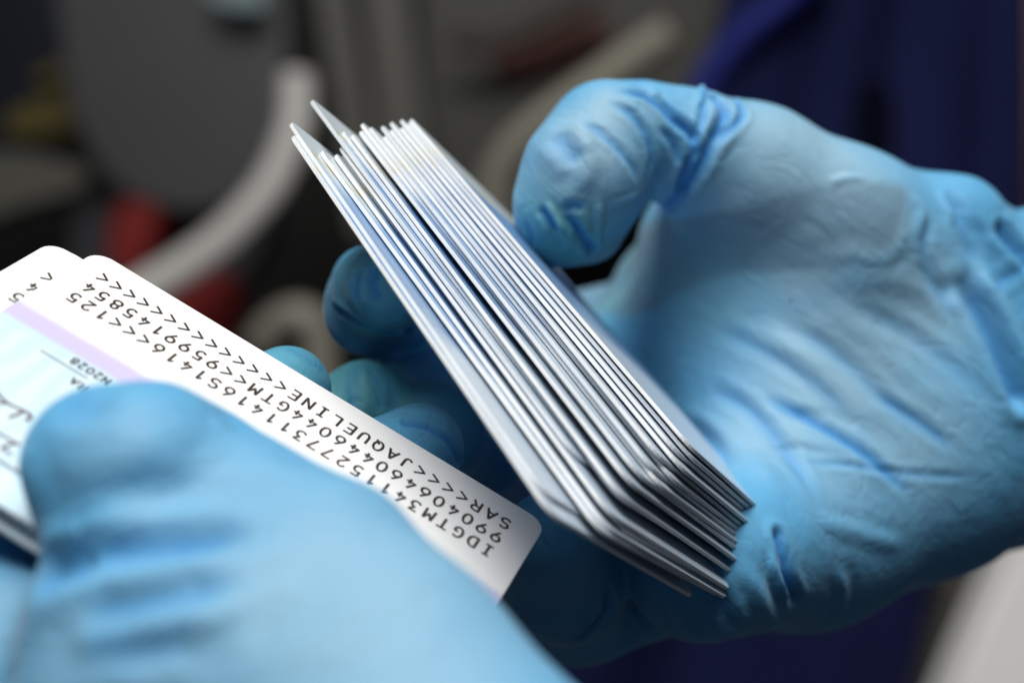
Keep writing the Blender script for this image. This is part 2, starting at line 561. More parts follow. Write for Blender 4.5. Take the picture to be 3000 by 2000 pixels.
def card_mesh(mats):
    """card in its own axes: x long side, y short side, z up to the printed face; metres, centred"""
    def ring(ins, z):
        out = []
        w_, h_, r = CW / 2 - ins, CH / 2 - ins, CR - ins
        for cx, cy, a0 in ((w_ - r, h_ - r, 0), (-w_ + r, h_ - r, 90), (-w_ + r, -h_ + r, 180), (w_ - r, -h_ + r, 270)):
            for k in range(7):
                a = math.radians(a0 + 15 * k)
                out.append(((cx + r * math.cos(a)) / 1000, (cy + r * math.sin(a)) / 1000, z / 1000))
        return out
    b = .09
    rings = [ring(b, CT / 2), ring(0, CT / 2 - b), ring(0, -CT / 2 + b), ring(b, -CT / 2)]
    n = len(rings[0])
    V = [p for r in rings for p in r]
    Fs, mi = [list(range(n)), list(range(4 * n - 1, 3 * n - 1, -1))], [0, 1]
    for k in range(3):
        for i in range(n):
            j = (i + 1) % n
            Fs.append([k * n + i, (k + 1) * n + i, (k + 1) * n + j, k * n + j]); mi.append(2)
    me = bpy.data.meshes.new('identity_card')
    me.from_pydata(V, [], Fs)
    me.polygons.foreach_set('material_index', mi)
    for m in mats: me.materials.append(m)
    me.update()
    return me


CARD = card_mesh((M_FACE, M_BACK, M_EDGE))
CARD_B = card_mesh((M_BACK, M_FACE, M_EDGE))


def place_card(c_cam, x, y, label, group, me=None):
    """card with its centre at c_cam, long side along x, short side along y (camera space)"""
    x = unit(x); y = unit(y - x * (x @ y)); z = np.cross(x, y)
    R = CMn[:3, :3] @ np.c_[x, y, z]
    o = bpy.data.objects.new('identity_card', me or CARD)
    sc.collection.objects.link(o)
    m = np.eye(4); m[:3, :3] = R; m[:3, 3] = world(c_cam)[0]
    o.matrix_world = Matrix(m.tolist())
    return tag(o, label, 'card', group)


# pose of the front card, recovered from its printed lines; origin = first letter of the lowest line
RA = np.array([[-0.85562861, -0.30668019, 0.41694956], [0.51136453, -0.37630772, 0.77259227], [-0.08003741, 0.87426527, 0.47880503]])
RA = np.linalg.qr(RA)[0] * np.sign(np.diag(np.linalg.qr(RA)[1]))
TA = np.array([-1.0772, -27.818, -255.0217 + D])
AX, AY, AN = RA[:, 0], RA[:, 1], RA[:, 2]
X0, Y0 = -5.5, -6.0                      # the card's corner in text coordinates
A_C = TA + AX * (X0 + CW / 2) + AY * (Y0 + CH / 2) - AN * CT / 2


def on_card(u, v, h):
    """point h mm above the front card's face on the ray through a photo pixel"""
    d = P(u, v, 0) - np.array([0, 0, D])
    o_ = np.array([0, 0, D])
    t = ((TA + AN * h - o_) @ AN) / (d @ AN)
    return o_ + d * t


front = place_card(A_C, AX, AY, 'topmost white card of the left stack with three lines of printed letters', 'cards in the left hand')


# stroke letters (0..1 wide, 0..1 high)
def arc(cx, cy, rx, ry, a0, a1, n=10):
    return [(cx + rx * math.cos(math.radians(a0 + (a1 - a0) * k / n)), cy + ry * math.sin(math.radians(a0 + (a1 - a0) * k / n))) for k in range(n + 1)]


GL = {
    'I': [[(.18, 1), (.82, 1)], [(.5, 1), (.5, 0)], [(.18, 0), (.82, 0)]],
    'D': [[(.1, 0), (.1, 1), (.45, 1)] + arc(.45, .5, .47, .5, 90, -90)[1:] + [(.1, 0)]],
    'G': [arc(.52, .5, .46, .5, 50, 318, 16) + [(.92, .46), (.58, .46)]],
    'T': [[(.02, 1), (.98, 1)], [(.5, 1), (.5, 0)]],
    'M': [[(.04, 0), (.1, 1), (.5, .42), (.9, 1), (.96, 0)]],
    'S': [arc(.5, .74, .4, .26, 35, 262, 12) + arc(.5, .25, .44, .25, 80, -150, 12)],
    'A': [[(0, 0), (.5, 1), (1, 0)], [(.18, .33), (.82, .33)]],
    'R': [[(.1, 0), (.1, 1), (.5, 1)] + arc(.55, .75, .36, .25, 90, -90)[1:] + [(.1, .5)], [(.52, .5), (.95, 0)]],
    'J': [[(.75, 1), (.75, .3)] + arc(.42, .3, .33, .3, 0, -150)[1:]],
    'Q': [arc(.5, .5, .46, .5, 90, 450, 20), [(.55, .3), (.95, -.04)]],
    'U': [[(.08, 1), (.08, .38)] + arc(.5, .38, .42, .38, 180, 360)[1:] + [(.92, 1)]],
    'E': [[(.9, 1), (.12, 1), (.12, 0), (.92, 0)], [(.12, .52), (.78, .52)]],
    'L': [[(.15, 1), (.15, 0), (.92, 0)]],
    'N': [[(.08, 0), (.08, 1), (.92, 0), (.92, 1)]],
    '<': [[(.95, .86), (.06, .44), (.95, .02)]],
    '0': [arc(.5, .5, .42, .5, 90, 450, 20)],
    '1': [[(.16, .78), (.52, 1), (.52, 0)]],
    '2': [arc(.48, .7, .38, .3, 160, -20, 10) + [(.1, 0), (.92, 0)]],
    '3': [[(.12, 1), (.85, 1), (.42, .6)] + arc(.45, .3, .43, .3, 80, -150, 12)],
    '4': [[(.62, 1), (.06, .3), (.95, .3)], [(.66, .52), (.66, .02)]],
    '5': [[(.86, 1), (.2, 1), (.17, .56)] + arc(.45, .32, .42, .32, 110, -140, 12)],
    '6': [[(.66, 1), (.2, .52)] + arc(.5, .3, .42, .3, 140, -220, 18)],
    '7': [[(.06, 1), (.92, 1), (.35, 0)]],
    '8': [arc(.5, .75, .33, .25, 90, 450, 16), arc(.5, .26, .42, .26, 90, 450, 16)],
    '9': [[(.34, 0), (.8, .48)] + arc(.5, .7, .42, .3, -40, 320, 18)],
}


def ribbon(lines, wd, z):
    """flat stroke mesh (card mm) with round joints"""
    V, Fs = [], []
    for ln in lines:
        ln = [np.array(p) for p in ln]
        for i in range(len(ln) - 1):
            a, b = ln[i], ln[i + 1]
            if np.linalg.norm(b - a) < 1e-6: continue
            t = unit(b - a); n = np.array([-t[1], t[0]]) * wd / 2
            k = len(V)
            zz = z + .0004 * (k % 7)
            cap = t * wd * .22
            for p in (a - n - cap * .6, a - cap, a + n - cap * .6, b + n + cap * .6, b + cap, b - n + cap * .6):
                V.append((p[0], p[1], zz))
            Fs.append([k + 5 - q for q in range(6)][::-1])
    return V, Fs


def print_on(card, name, lines, wd, mat, z=.012):
    V, Fs = ribbon(lines, wd, CT / 2 + z)
    me = bpy.data.meshes.new(name)
    me.from_pydata([(x / 1000, y / 1000, zz / 1000) for x, y, zz in V], [], [f[::-1] for f in Fs])
    me.update()
    # faces must look up from the card
    if len(me.polygons) and me.polygons[0].normal.z < 0: me.flip_normals()
    o = link(name, me, mat, card)
    return o


def text_lines(txt, x, y, pitch, w_, h_):
    """strokes of a line of text: x,y of the first letter's centre in text coordinates -> card-centred mm"""
    out = []
    for i, ch in enumerate(txt):
        for st in GL.get(ch, []):
            out.append([(x + i * pitch + (px - .5) * w_ - X0 - CW / 2, y + (py - .5) * h_ - Y0 - CH / 2) for px, py in st])
    return out


ROWS = ['SAR<<<<JAQUELINE<<<<<<<<<<<<<<', '990406460446044GTM<<9599145854', 'IDGTM34115277311416S1416<<<125']
for k, r in enumerate(ROWS):
    print_on(front, 'printed_line', text_lines(r, 0, k * 4.233, 2.54, 1.6, 2.55), .45, M_INK)


def px_card(u, v):
    q = on_card(u, v, 0) - TA
    return (q @ AX - X0 - CW / 2, q @ AY - Y0 - CH / 2)


def px_text(u, v):
    q = on_card(u, v, 0) - TA
    return q @ AX, q @ AY


k = .3827
xx, yy = px_text(300, 1108)
print_on(front, 'printed_line', text_lines('N2028', xx - .6, yy, 1.35, 1.0, 1.6), .34, M_INK)
xx, yy = px_text(225, 1122)
print_on(front, 'printed_line', text_lines('RA', xx - 1.0, yy, 1.4, 1.05, 1.6), .34, M_INK)
x1, y1 = px_card(255, 1108); x2, y2 = px_card(118, 1025)
dash = []
for i in range(16):
    a = i / 16; b_ = a + .045
    dash.append([(x1 + (x2 - x1) * a, y1 + (y2 - y1) * a), (x1 + (x2 - x1) * b_, y1 + (y2 - y1) * b_)])
print_on(front, 'small_print', dash, .5, M_INK_GREY)
sig = [[(-60, 480), (20, 570), (90, 620), (160, 650), (235, 695), (200, 740)], [(70, 712), (130, 690), (190, 668), (240, 700)], [(-80, 800), (20, 850), (140, 920)],
       [(140, 905), (60, 925), (10, 945)], [(10, 945), (90, 1000)], [(-60, 560), (0, 600), (60, 600)]]
print_on(front, 'signature', [[tuple(c) for c in smooth_path([np.array(px_card(x * k, 950 + y * k)) for x, y in s], 6)] for s in sig], .55, M_INK_BROWN)

# cards under the front one
bx, by = px_text(130, 812)
under = [(-(bx - 29 * 2.54), -(by - 1.4), 0.78, 0.0, 'white card sticking out left, directly under the printed front card'),
         (-5.6, -2.3, 1.56, -0.5, 'white card second below the front card, its rounded corner showing left'),
         (-7.4, -1.2, 2.34, -0.3, 'white card third below the front card, its corner turned furthest left'),
         (-2.2, -5.5, 3.12, -0.6, 'second lowest white card of the left stack'),
         (-3.6, -6.6, 3.9, 0.5, 'lowest white card of the left stack')]
for i, (dx, dy, dn, rot, lab) in enumerate(under):
    a = math.radians(rot)
    x = AX * math.cos(a) + AY * math.sin(a)
    y = AY * math.cos(a) - AX * math.sin(a)
    c = place_card(A_C - AX * dx - AY * dy - AN * dn, x, y, lab, 'cards in the left hand')
    if i == 0:
        for kk, r in enumerate(['<<<', '455', '525']):
            print_on(c, 'printed_line', text_lines(r[::-1], 27 * 2.54, kk * 4.233, 2.54, 1.6, 2.55), .45, M_INK)

# the upright bundle seen on its long edges
qmm = [0, .92, 1.84, 3.0, 3.95, 4.9, 6.0, 6.95, 8.0, 9.6, 10.5, 11.4, 12.3, 13.2, 14.1, 15.0, 15.9, 16.8, 17.6, 18.4]
wal = [817, 781, 930, 945, 958, 914, 751, 878, 899, 900, 884, 905, 948, 918, 945, 920, 950, 928, 946, 940]
low = [0, .042, .125, .168, .212, .258, .305, .35, .395, .51, .55, .59, .635, .68, .73, .78, .84, .89, .945, 1]     # spread at the lower end
rec = [0, 0, 2.5, 4.5, 5, 2.5, 0, 1, .4, 0, .8, 0, 1.6, .6, 0, .5, 0, .9, .3, 0]                                    # how far each edge sits back
turn = [0, -.4, 2.6, 1.2, 3.0, .6, 2.2, 3.2, .8, -.6, 2.4, -.4, 1.6, .2, 2.8, -.8, 1.4, .4, 1.8, 0]                    # degrees
TIP_L, TIP_R = np.array([-36.5, 34.25, -3.0]), np.array([-20.0, 41.6, -32.0])
LL, LR = np.array([.4926, -.6792, .544]), np.array([.550, -.673, .495])
SL, SR = np.array([.4504, -.336, -.8272]), np.array([.395, -.328, -.858])


def to_px(p): return np.array([1500 + F_PX * p[0] / (D - p[2]), 1000 - F_PX * p[1] / (D - p[2])])


WDIR = np.array([.569, .822])            # direction of the long edges in the photo
ordn = ['first', 'second', 'third', 'fourth', 'fifth', 'sixth', 'seventh', 'eighth', 'ninth', 'tenth', 'eleventh', 'twelfth', 'thirteenth', 'fourteenth', 'fifteenth', 'sixteenth', 'seventeenth', 'eighteenth', 'nineteenth', 'twentieth']
for i in range(len(qmm)):
    s = qmm[i] / qmm[-1]
    b_ = low[i]
    tip = TIP_L * (1 - s) + TIP_R * s
    Ld = unit((TIP_L + LL * CW) * (1 - b_) + (TIP_R + LR * CW) * b_ - tip)
    Sd = SL * (1 - s) + SR * s
    Sd = unit(Sd - Ld * (Sd @ Ld))
    a = math.radians(turn[i])                              # small slip in its own plane
    Ld, Sd = Ld * math.cos(a) + Sd * math.sin(a), Sd * math.cos(a) - Ld * math.sin(a)
    tip = tip + Sd * rec[i]
    w0 = to_px(tip) @ WDIR
    tip = tip + Ld * min(3.5, (wal[i] - 24 * (1 - 1.5 * s) - w0) / (to_px(tip + Ld) @ WDIR - w0))
    lab = '%s card from the left in the upright bundle of white edges' % ordn[i]
    if i == 0: lab = 'leftmost card of the upright bundle, reaching lowest'
    if i == 6: lab = 'card with the highest tip in the upright bundle'
    if i == 19: lab = 'rightmost card of the upright bundle beside the gloved thumb'
    place_card(tip + Ld * CW / 2 + Sd * CH / 2, Ld, Sd, lab, 'cards of the upright bundle', CARD_B)

# ------------------------------------------------------------------ gloved hands: signed distance field -> surface nets
def smin(a, b, k):
    h = np.maximum(k - np.abs(a - b), 0) / k
    return np.minimum(a, b) - h * h * k * .25


class Field:
    BIG = 9.0

    def __init__(s, lo, hi, h):
        s.lo, s.h = np.array(lo, float), h
        s.n = np.ceil((np.array(hi) - s.lo) / h).astype(int) + 1
        s.F = np.full(s.n, s.BIG, np.float32)

    def box(s, lo, hi):
        a = np.clip(np.floor((lo - s.lo) / s.h).astype(int), 0, s.n - 1)
        b = np.clip(np.ceil((hi - s.lo) / s.h).astype(int) + 1, 1, s.n)
        return a, np.maximum(b, a + 1)

    def chain(s, nodes, k_in=3.0, k=4.0, squash=None):
        """nodes: (point, radius); consecutive nodes joined by tapered capsules, blended into the whole field"""
        nodes = [(np.asarray(p, float), r) for p, r in nodes]
        m = max(r for _, r in nodes) + s.BIG
        pts = np.array([p for p, _ in nodes])
        a, b = s.box(pts.min(0) - m, pts.max(0) + m)
        if (b - a).min() <= 0: return
        ax = [(s.lo[i] + s.h * np.arange(a[i], b[i])).astype(np.float32) for i in range(3)]
        X, Y, Z = np.meshgrid(*ax, indexing='ij')
        G = None
        prs = list(zip(nodes[:-1], nodes[1:])) if len(nodes) > 1 else [(nodes[0], nodes[0])]
        for (p, r), (q, r2) in prs:
            d = q - p
            L2 = max(d @ d, 1e-9)
            t = np.clip(((X - p[0]) * d[0] + (Y - p[1]) * d[1] + (Z - p[2]) * d[2]) / L2, 0, 1)
            dist = np.sqrt((X - p[0] - t * d[0]) ** 2 + (Y - p[1] - t * d[1]) ** 2 + (Z - p[2] - t * d[2]) ** 2) - (r + (r2 - r) * t)
            G = dist if G is None else smin(G, dist, k_in)
        sl = tuple(slice(a[i], b[i]) for i in range(3))
        s.F[sl] = smin(s.F[sl], G.astype(np.float32), k)

    def mesh(s, relax=4):
        F, n = s.F, s.n
        ins = F < 0
        cn = n - 1
        acc = np.zeros((cn[0] * cn[1] * cn[2], 3), np.float32)
        cnt = np.zeros(cn[0] * cn[1] * cn[2], np.int32)
        st = np.array([cn[1] * cn[2], cn[2], 1])
        quads = []
        for ax in range(3):
            s0 = [slice(None)] * 3; s1 = [slice(None)] * 3
            s0[ax] = slice(0, -1); s1[ax] = slice(1, None)
            A, B = ins[tuple(s0)], ins[tuple(s1)]
            idx = np.argwhere(A != B)
            o1, o2 = (ax + 1) % 3, (ax + 2) % 3
            ok = (idx[:, o1] > 0) & (idx[:, o2] > 0) & (idx[:, o1] < cn[o1]) & (idx[:, o2] < cn[o2])
            idx = idx[ok]
            f0 = F[idx[:, 0], idx[:, 1], idx[:, 2]]
            j = idx.copy(); j[:, ax] += 1
            f1 = F[j[:, 0], j[:, 1], j[:, 2]]
            pos = idx.astype(np.float32)
            pos[:, ax] += f0 / (f0 - f1)
            cells = []
            for da, db in ((-1, -1), (0, -1), (0, 0), (-1, 0)):
                c = idx.copy(); c[:, o1] += da; c[:, o2] += db
                f = c @ st
                cells.append(f)
                np.add.at(acc, f, pos); np.add.at(cnt, f, 1)
            q = np.stack(cells, 1)
            flip = f0 > 0
            q[flip] = q[flip][:, ::-1]
            quads.append(q)
        Q = np.concatenate(quads)
        used = np.unique(Q)
        V = acc[used] / cnt[used][:, None]
        mp = np.zeros(len(cnt), np.int64); mp[used] = np.arange(len(used))
        Q = mp[Q]
        V = (V * s.h + s.lo).astype(np.float64)
        E2 = np.concatenate([Q[:, [0, 1]], Q[:, [1, 2]], Q[:, [2, 3]], Q[:, [3, 0]]])
        deg = np.bincount(E2[:, 0], minlength=len(V)) + np.bincount(E2[:, 1], minlength=len(V))
        s.E2, s.deg = E2, deg
        for it in range(relax):
            V = V + .5 * (nb_mean(V, E2, deg) - V)
        return V, Q


def nb_mean(V, E2, deg):
    out = np.zeros_like(V)
    for c in range(V.shape[1]):
        out[:, c] = np.bincount(E2[:, 0], V[E2[:, 1], c], len(V)) + np.bincount(E2[:, 1], V[E2[:, 0], c], len(V))
    return out / deg[:, None]


def normals(V, Q):
    fn = np.cross(V[Q[:, 2]] - V[Q[:, 0]], V[Q[:, 3]] - V[Q[:, 1]])
    N = np.zeros_like(V)
    for k in range(4):
        for c in range(3):
            N[:, c] += np.bincount(Q[:, k], fn[:, c], len(V))
    return N / np.maximum(np.linalg.norm(N, axis=1), 1e-9)[:, None]


CAM0 = np.array([0, 0, D])


def cast(bvh, u, v):
    d = unit(P(u, v, 0) - CAM0)
    hit = bvh.ray_cast(Vector(CAM0), Vector(d))
    return None if hit[0] is None else np.array(hit[0])


def seg_dist(V, pl):
    """distance to a 3D polyline and the position 0..1 along it"""
    best = np.full(len(V), 1e9); par = np.zeros(len(V))
    ln = np.r_[0, np.cumsum(np.linalg.norm(np.diff(pl, axis=0), axis=1))]
    for i in range(len(pl) - 1):
        d = pl[i + 1] - pl[i]; L2 = max(d @ d, 1e-9)
        t = np.clip((V - pl[i]) @ d / L2, 0, 1)
        dd = np.linalg.norm(V - pl[i] - t[:, None] * d, axis=1)
        m = dd < best
        best[m] = dd[m]; par[m] = (ln[i] + t[m] * (ln[i + 1] - ln[i])) / max(ln[-1], 1e-9)
    return best, par


def finish_hand(name, fld, creases, stretch, teal, label, group, patch=(), mat=None):
    V, Q = fld.mesh()
    print(name, len(V), len(Q))
    bvh = BVHTree.FromPolygons(V.tolist(), Q.tolist())
    N = normals(V, Q)
    disp = np.zeros(len(V)); fold = np.zeros(len(V))
    for pts, wd_, amp, ends in creases:
        pl = []
        for q in smooth_path([np.array(p, float) for p in pts], 7):
            h = cast(bvh, q[0], q[1])
            if h is not None and (not pl or np.linalg.norm(h - pl[-1]) < 12): pl.append(h)
        if len(pl) < 3: continue
        pl = np.array(pl)
        lo, hi = pl.min(0) - 4 * wd_, pl.max(0) + 4 * wd_
        near = np.where(((V > lo) & (V < hi)).all(1))[0]
        if not len(near): continue
        d, t = seg_dist(V[near], pl)
        tp = np.ones(len(near))
        if 'a' in ends: tp *= np.clip(t / .25, 0, 1)
        if 'b' in ends: tp *= np.clip((1 - t) / .25, 0, 1)
        tp = tp * tp * (3 - 2 * tp)
        x = d / wd_
        g = np.exp(-x * x) if wd_ > 1.5 else .5 * np.exp(-x * x) + .5 * np.exp(-1.9 * x)
        # a valley pushes up soft shoulders, a ridge sinks its flanks slightly
        g2 = g - .38 * np.exp(-((x - 1.75) / .8) ** 2)
        disp[near] += amp * g2 * tp
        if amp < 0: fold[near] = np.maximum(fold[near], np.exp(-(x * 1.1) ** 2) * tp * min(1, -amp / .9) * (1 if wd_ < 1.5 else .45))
    V2 = V + N * disp[:, None]
    for it in range(1): V2 = V2 + .35 * (nb_mean(V2, fld.E2, fld.deg) - V2)

    def blobs(lst):
        out = np.zeros(len(V))
        for (u, v, rad, a) in lst:
            h = cast(bvh, u, v)
            if h is None: continue
            x = np.linalg.norm(V - h, axis=1) / rad
            out = np.maximum(out, a * np.clip(1.35 - x, 0, 1) ** 1.2)
        return np.clip(out, 0, 1)
    s_at, t_at = blobs(stretch), blobs(teal)
    # skin clinging to the film on the palm, plus painted shade over the thumb web
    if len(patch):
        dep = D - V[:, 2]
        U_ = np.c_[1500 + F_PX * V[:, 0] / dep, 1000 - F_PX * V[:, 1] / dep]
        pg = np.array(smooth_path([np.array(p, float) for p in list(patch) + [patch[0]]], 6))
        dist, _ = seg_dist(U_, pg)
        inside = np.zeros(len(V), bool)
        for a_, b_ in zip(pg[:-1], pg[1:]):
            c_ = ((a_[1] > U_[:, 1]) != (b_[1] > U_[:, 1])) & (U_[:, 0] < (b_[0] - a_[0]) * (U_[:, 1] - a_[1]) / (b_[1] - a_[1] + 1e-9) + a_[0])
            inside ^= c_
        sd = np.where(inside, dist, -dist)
        cling_shade = np.clip(.5 + sd / 30, 0, 1) * ((N @ np.array([0, 0, 1.0])) > 0)
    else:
        cling_shade = np.zeros(len(V))
    s_at = s_at * np.clip(1 - 1.0 * fold, 0, 1)
    wv = world(V2)
    org = wv.mean(0)
    me = bpy.data.meshes.new(name)
    me.vertices.add(len(V)); me.vertices.foreach_set('co', (wv - org).ravel())
    me.loops.add(Q.size); me.loops.foreach_set('vertex_index', Q.ravel().astype(np.int32))
    me.polygons.add(len(Q))
    me.polygons.foreach_set('loop_start', np.arange(0, Q.size, 4, dtype=np.int32))
    me.polygons.foreach_set('use_smooth', np.ones(len(Q), bool))
    for nm, arr in (('stretch', s_at), ('fold', fold * .85), ('teal', t_at), ('cling_shade', cling_shade)):
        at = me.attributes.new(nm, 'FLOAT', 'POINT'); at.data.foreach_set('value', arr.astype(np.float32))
    me.update(); me.validate()
    o = link(name, me, mat, None, Vector(org))
    return tag(o, label, 'hand', group)


VOX = 0.48
# ---- right hand: palm open to the camera, thumb over the bundle, fingers round its back
R = Field((-52, -72, -165), (142, 56, 16), VOX)
wr = P(2870, 1030, -96)
R.chain([(P(2870, 960, -86), 21), (P(3700, 950, -185), 26)], 6, 6)
R.chain([(P(2880, 1200, -92), 22), (P(3700, 1150, -185), 27)], 6, 10)
# thenar and hypothenar
R.chain([(P(2200, 530, -60), 14), (P(2480, 690, -64), 15), (P(2800, 890, -80), 18.5)], 8, 14)
R.chain([(P(2060, 1655, -26), 13), (P(2350, 1515, -60), 20), (P(2680, 1340, -74), 22.5), (P(2880, 1220, -90), 21)], 8, 14)
# the flat of the palm
R.chain([(P(2170, 850, -81), 20), (P(2340, 950, -79), 22), (P(2640, 1040, -83), 25)], 8, 18)
R.chain([(P(2060, 1160, -85), 17), (P(2310, 1240, -75), 21), (P(2640, 1180, -83), 25)], 8, 18)
# metacarpals
for mcp, r in ((P(1970, 930, -112), 11), (P(1800, 1090, -100), 12), (P(1800, 1330, -86), 12), (P(1880, 1580, -62), 12)):
    R.chain([(wr, 16), (.5 * wr + .5 * mcp, 14), (mcp, r)], 6, 14)
R.chain([(P(2150, 590, -74), 10), (P(2060, 690, -88), 9)], 6, 10)
R.chain([(P(2060, 700, -90), 9), (P(1950, 830, -112), 9.5)], 6, 10)
# thumb
R.chain([(P(1633, 668, -44), 7.3), (P(1652, 610, -42), 8.8), (P(1706, 510, -41), 10.6), (P(1776, 412, -45), 10.4), (P(1880, 400, -50), 9.7), (P(2010, 432, -53), 10.6), (P(2200, 530, -60), 13.5)], 3.5, 5)
R.chain([(P(1728, 668, -48), 6.6), (P(1765, 570, -48), 8)], 3, 4)
# fingers
R.chain([(P(1970, 930, -112), 11), (P(1640, 990, -128), 10), (P(1400, 950, -108), 10), (P(1180, 945, -72), 9.3), (P(1098, 892, -44), 8.6), (P(1112, 850, -30), 7.6), (P(1135, 835, -20), 7.0)], 3, 2.5)
R.chain([(P(1072, 812, -38), 5.6), (P(1066, 930, -42), 6.4)], 3, 3)
R.chain([(P(1800, 1090, -100), 11), (P(1480, 1120, -96), 10), (P(1260, 1170, -62), 9.3), (P(1075, 1195, -30), 8.0), (P(960, 1250, -26), 7.5)], 3, 2.0)
R.chain([(P(1800, 1330, -86), 11), (P(1560, 1340, -78), 10), (P(1380, 1330, -52), 9.3), (P(1270, 1270, -30), 8.6), (P(1230, 1330, -26), 7.8)], 3, 2.0)
R.chain([(P(1950, 1690, -52), 11), (P(1700, 1770, -44), 10.5), (P(1650, 1700, -26), 9.5), (P(1612, 1570, -10), 7.6)], 4, 3.0)
# bunched cuff folds
R.chain([(P(2700, 610, -72), 4), (P(2800, 650, -67), 7.5), (P(2880, 800, -68), 5), (P(2920, 960, -70), 3)], 5, 8)
R.chain([(P(2890, 690, -74), 4.5), (P(2965, 780, -74), 7), (P(2985, 1000, -70), 7), (P(3015, 1300, -70), 7), (P(2990, 1500, -80), 6)], 5, 6)
R.chain([(P(2960, 700, -86), 5), (P(3080, 730, -88), 9), (P(3150, 900, -86), 9)], 5, 4)


def C(ox, oy, s, pts): return [(ox + x * s, oy + y * s) for x, y in pts]
def c4(*p): return C(1400, 200, .4464, p)
def c5(*p): return C(2100, 400, .5102, p)
def ca(*p): return C(1406, 176, .6777, p)
def cb(*p): return C(1406, 996, .6777, p)
def c6(*p): return C(1600, 1100, .574, p)


